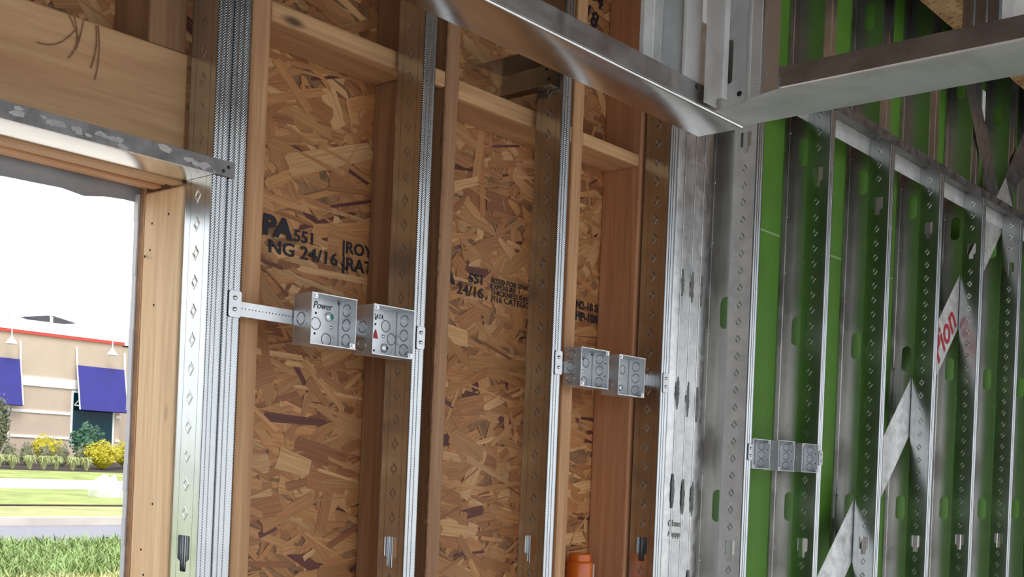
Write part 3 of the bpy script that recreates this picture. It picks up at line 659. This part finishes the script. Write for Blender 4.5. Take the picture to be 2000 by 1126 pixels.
# strand board overhead at the upper right
ob = MB().box(2.6, 5.6, -2.4, -.055, 1.536, 1.556).build('overhead_board', 'osbback', None, 'strand board sheet overhead at the upper right', 'board', base=(4.1, -1.2, 1.536+EZ))
def overhead():
    r = random.Random(9); b = MB()
    for i in range(5200):
        x, y = r.uniform(2.7, 4.6), r.uniform(-.75, -.06); L = r.uniform(.02, .06); W = r.uniform(.004, .012); a = r.uniform(0, PI)
        z = 1.5358-.0012*r.random(); c, s = math.cos(a), math.sin(a)
        b.add([(x+u*c-v*s, min(-.055, y+u*s+v*c), z) for u, v in ((-L, -W), (L, -W), (L*.9, W), (-L*.95, W))], [(0, 1, 2, 3)])
    o = b.build('wood_strands', None, ob); me = o.data; me.materials.append(M['osb'])
    at = me.attributes.new('tint', 'FLOAT_COLOR', 'CORNER'); uvl = me.uv_layers.new(name='UVMap')
    pal = [(.50, .28, .13), (.58, .36, .18), (.66, .43, .23), (.42, .21, .09)]
    for p in me.polygons:
        c = r.choice(pal); uo = r.random()*30
        for li in p.loop_indices: at.data[li].color = (*c, 1); uvl.data[li].uv = (uo+(li % 4 in (1, 2))*.06, uo+(li % 4 > 1)*.02)
    tag(o, kind='stuff')
overhead()
MB().box(2.6, 5.6, -.0549, -.050, 1.5362, 1.5558).build('board_edge', 'fir', ob)

# ================================================================== outdoors
def dist(n):
    return 1.4758*n
M['stucco'] = plain('beige_stucco', (.52, .42, .335), .85, noise=.06, nscale=1.)
M['trim'] = plain('white_painted_trim', (.80, .80, .80), .6)
M['parapet'] = plain('white_parapet_metal', (.78, .80, .82), .5)
M['red'] = plain('red_strip_paint', (.75, .06, .04), .4)
M['blue'] = plain('dark_blue_awning_cloth', (.028, .026, .24), .6, noise=.08, nscale=2)
M['glass'] = plain('dark_teal_window_glass', (.002, .03, .045), .06)
M['glass'].node_tree.nodes['Principled BSDF'].inputs['Specular IOR Level'].default_value = .2
M['grass'] = plain('lush_lawn_grass', (.30, .36, .10), .8, noise=.35, nscale=1.2)
M['grassdry'] = plain('dry_lawn_grass', (.38, .38, .15), .8, noise=.3, nscale=1.5)
M['asphalt'] = plain('pale_grey_asphalt', (.24, .24, .28), .8, noise=.08)
M['curb'] = plain('light_curb_concrete', (.55, .50, .45), .8, noise=.12, nscale=2)
M['mulch'] = plain('dark_bark_mulch', (.05, .035, .03), .9, noise=.4, nscale=6)
M['yleaf'] = plain('yellow_shrub_leaves', (.50, .44, .02), .6, noise=.25, nscale=9)
M['gleaf'] = plain('blue_green_shrub_leaves', (.06, .16, .09), .6, noise=.3, nscale=9)
M['pleaf'] = plain('pale_striped_grass_leaves', (.42, .46, .20), .6, noise=.25, nscale=9)
M['oleaf'] = plain('olive_shrub_leaves', (.16, .17, .09), .6, noise=.3, nscale=9)
M['blade'] = plain('long_grass_blades', (.26, .36, .12), .6, noise=.35, nscale=2.5)
M['blade2'] = plain('yellowing_grass_blades', (.46, .47, .20), .6, noise=.3, nscale=2.5)
M['pole'] = plain('dark_lamp_metal', (.05, .05, .055), .5)
def slab(name, Y0, z0, Y1, z1, mat, thick=.3, xa=-60, xb=90):
    b = MB(); b.add([(xa, Y0, z0), (xb, Y0, z0), (xb, Y1, z1), (xa, Y1, z1), (xa, Y0, z0-thick), (xb, Y0, z0-thick), (xb, Y1, z1-thick), (xa, Y1, z1-thick)],
                    [(0, 1, 2, 3), (7, 6, 5, 4), (0, 4, 5, 1), (1, 5, 6, 2), (2, 6, 7, 3), (3, 7, 4, 0)])
    return b.build(name, mat, kind='structure')
slab('ground_apron', .42, -1.5, 7.5, -1.46, 'curb')
slab('ground_verge', 7.5, -1.44, 15.4, -1.36, 'grass')
slab('ground_road', 15.4, -1.36, 18.5, -1.31, 'asphalt')
slab('trim_curb', 18.5, -1.17, 18.75, -1.165, 'curb')
slab('ground_lawn_strip', 18.75, -1.17, 23., -1.18, 'grassdry')
slab('trim_lawn_edge', 23., -1.15, 23.3, -1.15, 'mulch')
slab('ground_lawn', 23.3, -1.17, 30., -1.02, 'grass')
slab('ground_walk', 30., -1.02, 33.4, -.825, 'curb')
slab('ground_upper_lawn', 33.4, -.80, 37.2, -.63, 'grass')
slab('ground_planting_bed', 37.2, -.65, 45, -.20, 'mulch')
slab('ground_far', 45, -.2, 160, -.2, 'asphalt', xa=-140, xb=200)
slab('ground_yard', -90, -1.75, -9, -1.62, 'concrete', xa=-120, xb=140)
# long grass near the window
def blades(name, n, x0, x1, y0, y1, mat, seed, h0=.14, h1=.40):
    r = random.Random(seed); b = MB()
    for i in range(n):
        y = y0+(y1-y0)*r.random(); xm = .50*(y+1.5); x = xm+r.uniform(-.16, .10)*(y+1.5)
        z = -1.45+.09*(y/15.4)-.02; h = r.uniform(h0, h1); a = r.uniform(0, 2*PI); w_ = r.uniform(.006, .013); lean = r.uniform(.1, .9)*h
        dx, dy = math.cos(a), math.sin(a); ux, uy = -dy*w_, dx*w_
        b.add([(x-ux, y-uy, z), (x+ux, y+uy, z), (x+dx*lean*.35+ux*.8, y+dy*lean*.35+uy*.8, z+h*.65), (x+dx*lean*.35-ux*.8, y+dy*lean*.35-uy*.8, z+h*.65), (x+dx*lean, y+dy*lean, z+h*r.uniform(.75, 1.))],
              [(0, 1, 2, 3), (3, 2, 4)])
    return b.build(name, mat, None, 'long green grass growing outside the window' if mat == 'blade' else 'yellowing long grass nearest the window', 'grass', kind='stuff')
blades('long_grass', 13000, 0, 0, 10.0, 14.2, 'blade', 1, .1, .3)
blades('dry_grass', 4500, 0, 0, 8.0, 9.8, 'blade2', 2, .1, .28)
# the shop building across the road
K = 46.523/31.523; YB = 45.
bd = thing('shop_building', (24, 45, -.2+EZ), 'beige shop building with blue awnings across the road', 'building')
def P(x): return x*K
MB().box(-20, P(18.55), YB, YB+14, -.4, P(3.32)).build('wall', 'stucco', bd)
MB().box(P(18.55), 45, YB+1.2, YB+14, -.4, P(3.32)).build('side_wall', 'stucco', bd)
MB().box(-20, P(18.60), YB-.12, YB+14, P(3.36), P(3.67)).build('parapet', 'parapet', bd)
MB().box(P(18.55), 45, YB+1.1, YB+14, P(3.36), P(3.60)).build('parapet', 'parapet', bd)
MB().box(-20, P(18.58), YB-.10, YB+.02, P(3.28), P(3.355)).build('red_strip', 'red', bd)
MB().box(-20, P(18.57), YB-.06, YB+.02, P(1.85), P(2.11)).build('band', 'trim', bd)
MB().box(P(18.5), 45, YB+1.14, YB+1.22, P(1.85), P(2.11)).build('band', 'trim', bd)
for xa, xb in ((P(15.25), P(16.98)), (P(18.42), P(18.57)), (P(12), P(13.8))):
    MB().box(xa, xb, YB-.05, YB+.02, P(1.10), P(1.18)).build('rail', 'trim', bd); MB().box(xa, xb, YB-.05, YB+.02, P(.40), P(.47)).build('rail', 'trim', bd)
for xa, xb in ((P(17.0), P(18.37)), (P(13.8), P(15.2))):
    wd = MB().box(xa, xb, YB-.03, YB+.05, P(.24), P(1.82)).build('window_frame', 'trim', bd)
    MB().box(xa+.09, xb-.09, YB-.045, YB-.02, P(.31), P(1.76)).build('window_pane', 'glass', wd)
for xa, xb in ((P(17.10), P(18.62)), (P(13.93), P(15.43))):
    b = MB(); y1, y2, z1, z2 = YB-.10, YB-.50, P(2.55), P(1.275)
    b.add([(xa, y1, z1), (xb, y1, z1), (xb, y2, z2), (xa, y2, z2), (xa, y1+.05, z1), (xb, y1+.05, z1), (xb, y2+.05, z2-.03), (xa, y2+.05, z2-.03)], [(0, 1, 2, 3), (7, 6, 5, 4), (0, 4, 5, 1), (1, 5, 6, 2), (2, 6, 7, 3), (3, 7, 4, 0)])
    aw = b.build('awning', 'blue', bd)
    for x in (xa, xb):
        MB().tube([(x, y1, z1), (x, YB-.02, P(3.06))], .045, 8).build('hanging_rod', 'trim', aw)
        MB().tube([(x, y1, z1), (x, y2, z2)], .03, 8).build('awning_rail', 'trim', aw)
        MB().tube([(x, y2+.02, z2+.15), (x, YB, P(1.4))], .025, 6).build('strut', 'trim', aw); MB().tube([(x, y2+.1, z2+.4), (x, YB, P(1.4))], .025, 6).build('strut', 'trim', aw)
def gooseneck(x):
    g = thing('wall_lamp', (x, YB-.4, P(2.95)+EZ), 'white gooseneck lamp over the %s blue awning' % ('right' if x > 24 else 'left'), 'lamp', 'gooseneck wall lamps')
    MB().tube([(x, YB-.02, P(3.62)), (x, YB-.25, P(3.72)), (x, YB-.5, P(3.62)), (x, YB-.52, P(3.12))], .022, 6).build('arm', 'trim', g)
    lathe([(.05, P(3.12)), (.09, P(3.06)), (.20, P(2.98)), (.24, P(2.92)), (.20, P(2.93))], x, YB-.52, 14).build('shade', 'trim', g, smooth=40)
gooseneck(P(18.03)); gooseneck(P(15.02))
lp = thing('parking_lamp', (P(16.31)*1.31, 60, -.2+EZ), 'dark twin-head parking lamp rising behind the roof', 'lamp')
lx = 16.31*61.52/31.523; lz = 3.76*61.52/31.523
MB().tube([(lx, 60, -.2), (lx, 60, lz+.15)], .09, 8).build('pole', 'trim', lp)
for s_ in (-1, 1):
    b = MB(); b.add([(lx+s_*.12, 60, lz+.22), (lx+s_*.12, 60, lz-.24), (lx+s_*1.5, 60, lz-.02), (lx+s_*.12, 60.6, lz+.22), (lx+s_*.12, 60.6, lz-.24), (lx+s_*1.5, 60.6, lz-.02)], [(0, 1, 2), (3, 4, 5), (0, 1, 4, 3), (1, 2, 5, 4), (2, 0, 3, 5)])
    b.build('lamp_head', 'pole', lp)
# planting bed
def shrub(name, x, y, z, rx, rz, mat, label, n, leaf, seed, up_=0., cat='shrub', grp=None):
    r = random.Random(seed); t = thing(name, (x, y, z+EZ), label, cat, grp); b = MB()
    for i in range(n):
        if up_:
            a = r.uniform(0, 2*PI); k = r.uniform(.2, 1); px, py, pz = x+math.cos(a)*rx*k*.15, y+math.sin(a)*rx*k*.15, z
            ex_, ey, ez = x+math.cos(a)*rx*(.3+.9*k), y+math.sin(a)*rx*(.3+.9*k), z+rz*r.uniform(.25, .85)
            mx_, my, mz = (px+ex_)/2, (py+ey)/2, z+rz*.8*r.uniform(.7, 1)
            b.add([(px-leaf, py, pz), (px+leaf, py, pz), (mx_+leaf, my, mz), (mx_-leaf, my, mz), (ex_, ey, ez)], [(0, 1, 2, 3), (3, 2, 4)])
        else:
            a = r.uniform(0, 2*PI); e = math.asin(r.uniform(-.3, 1)); q = r.uniform(.72, 1.08)*(1+.18*math.sin(a*3+seed)+.15*math.sin(e*5+a*2))
            c = Vector((x+math.cos(a)*math.cos(e)*rx*q, y+math.sin(a)*math.cos(e)*rx*q*.8, z+rz*.45+math.sin(e)*rz*.55*q))
            u = Vector((r.gauss(0, 1), r.gauss(0, 1), r.gauss(0, 1))).normalized(); v = u.orthogonal().normalized()
            L, W = leaf*r.uniform(.7, 1.4), leaf*.5*r.uniform(.7, 1.2)
            b.add([c-u*L, c+v*W, c+u*L, c-v*W], [(0, 1, 2, 3)])
    b.build('leaves', mat, t); MB().tube([(x, y, z-.1), (x, y, z+rz*.6)], .03, 6).build('stem', 'mulch', t)
    if not up_:
        seg = 12; vs = [(x+math.cos(2*PI*k/seg)*rx*.8*c_, y+math.sin(2*PI*k/seg)*rx*.64*c_, z+rz*(.45+.45*s_)) for c_, s_ in ((.3, -.9), (.8, -.5), (1, 0), (.8, .55), (.3, .9)) for k in range(seg)]
        MB().add(vs, [(j*seg+k, j*seg+(k+1) % seg, (j+1)*seg+(k+1) % seg, (j+1)*seg+k) for j in range(4) for k in range(seg)]).build('inner_foliage', mat, t)
def bz(y): return -.65+.45*(y-37.2)/7.8
def px2x(px, Y):                     # where along x a plant stands in the bed (metres)
    return (.4418+.000478*px)*(Y+1.52)*1.0
shrub('yellow_shrub', 23.2, 39.0, bz(39.0), .6, 1.0, 'yleaf', 'rounded yellow shrub in front of the shop window', 1500, .06, 1)
shrub('yellow_shrub', 24.75, 39.8, bz(39.8), .62, 1.05, 'yleaf', 'yellow shrub at the right end of the planting bed', 1500, .06, 2)
shrub('yellow_shrub', 22.75, 42.5, bz(42.5), .55, 1.0, 'yleaf', 'thin yellow shrub left of the blue-green bush', 700, .06, 3)
shrub('green_bush', 24.35, 42.2, bz(42.2), .6, 1.5, 'gleaf', 'blue-green bush standing before the shop window', 900, .09, 4)
shrub('dark_bush', 20.15, 41.5, bz(41.5), .6, 2.4, 'oleaf', 'dark tall bush at the left edge of the window view', 1300, .09, 5)
ORD = ['first', 'second', 'third', 'fourth', 'fifth', 'sixth', 'seventh', 'eighth', 'ninth']
for i in range(7):
    shrub('striped_grass', 18.85+i*.54, 38.2+.1*math.sin(i*2), bz(38.2), .25, .6, 'pleaf', '%s pale striped grass tuft from the left in the planting bed' % ORD[i], 150, .022, 20+i, up_=1, cat='grass tuft', grp='pale grass tufts in the bed')
for i in range(6):
    shrub('olive_bush', 19.3+i*.7, 39.9, bz(39.9), .26, .8, 'oleaf', '%s low olive bush from the left behind the pale grass tufts' % ORD[i], 250, .05, 40+i, grp='olive bushes in the bed')
b = MB(); rr = random.Random(3); vs = []; seg = 10
for j, (r_, z_) in enumerate(((.36, 0), (.4, .15), (.3, .3), (.12, .38))):
    vs += [(16.3+math.cos(2*PI*k/seg)*r_*1.5*rr.uniform(.8, 1.15), 26.5+math.sin(2*PI*k/seg)*r_*rr.uniform(.8, 1.15), -1.14+1.5*z_*rr.uniform(.8, 1.15)) for k in range(seg)]
b.add(vs, [(j*seg+k, j*seg+(k+1) % seg, (j+1)*seg+(k+1) % seg, (j+1)*seg+k) for j in range(3) for k in range(seg)]+[tuple(3*seg+k for k in range(seg))])
b.build('white_rock', 'trim', None, 'white rock lying on the lawn beyond the road', 'rock', base=(16.3, 26.5, -1.12+EZ))
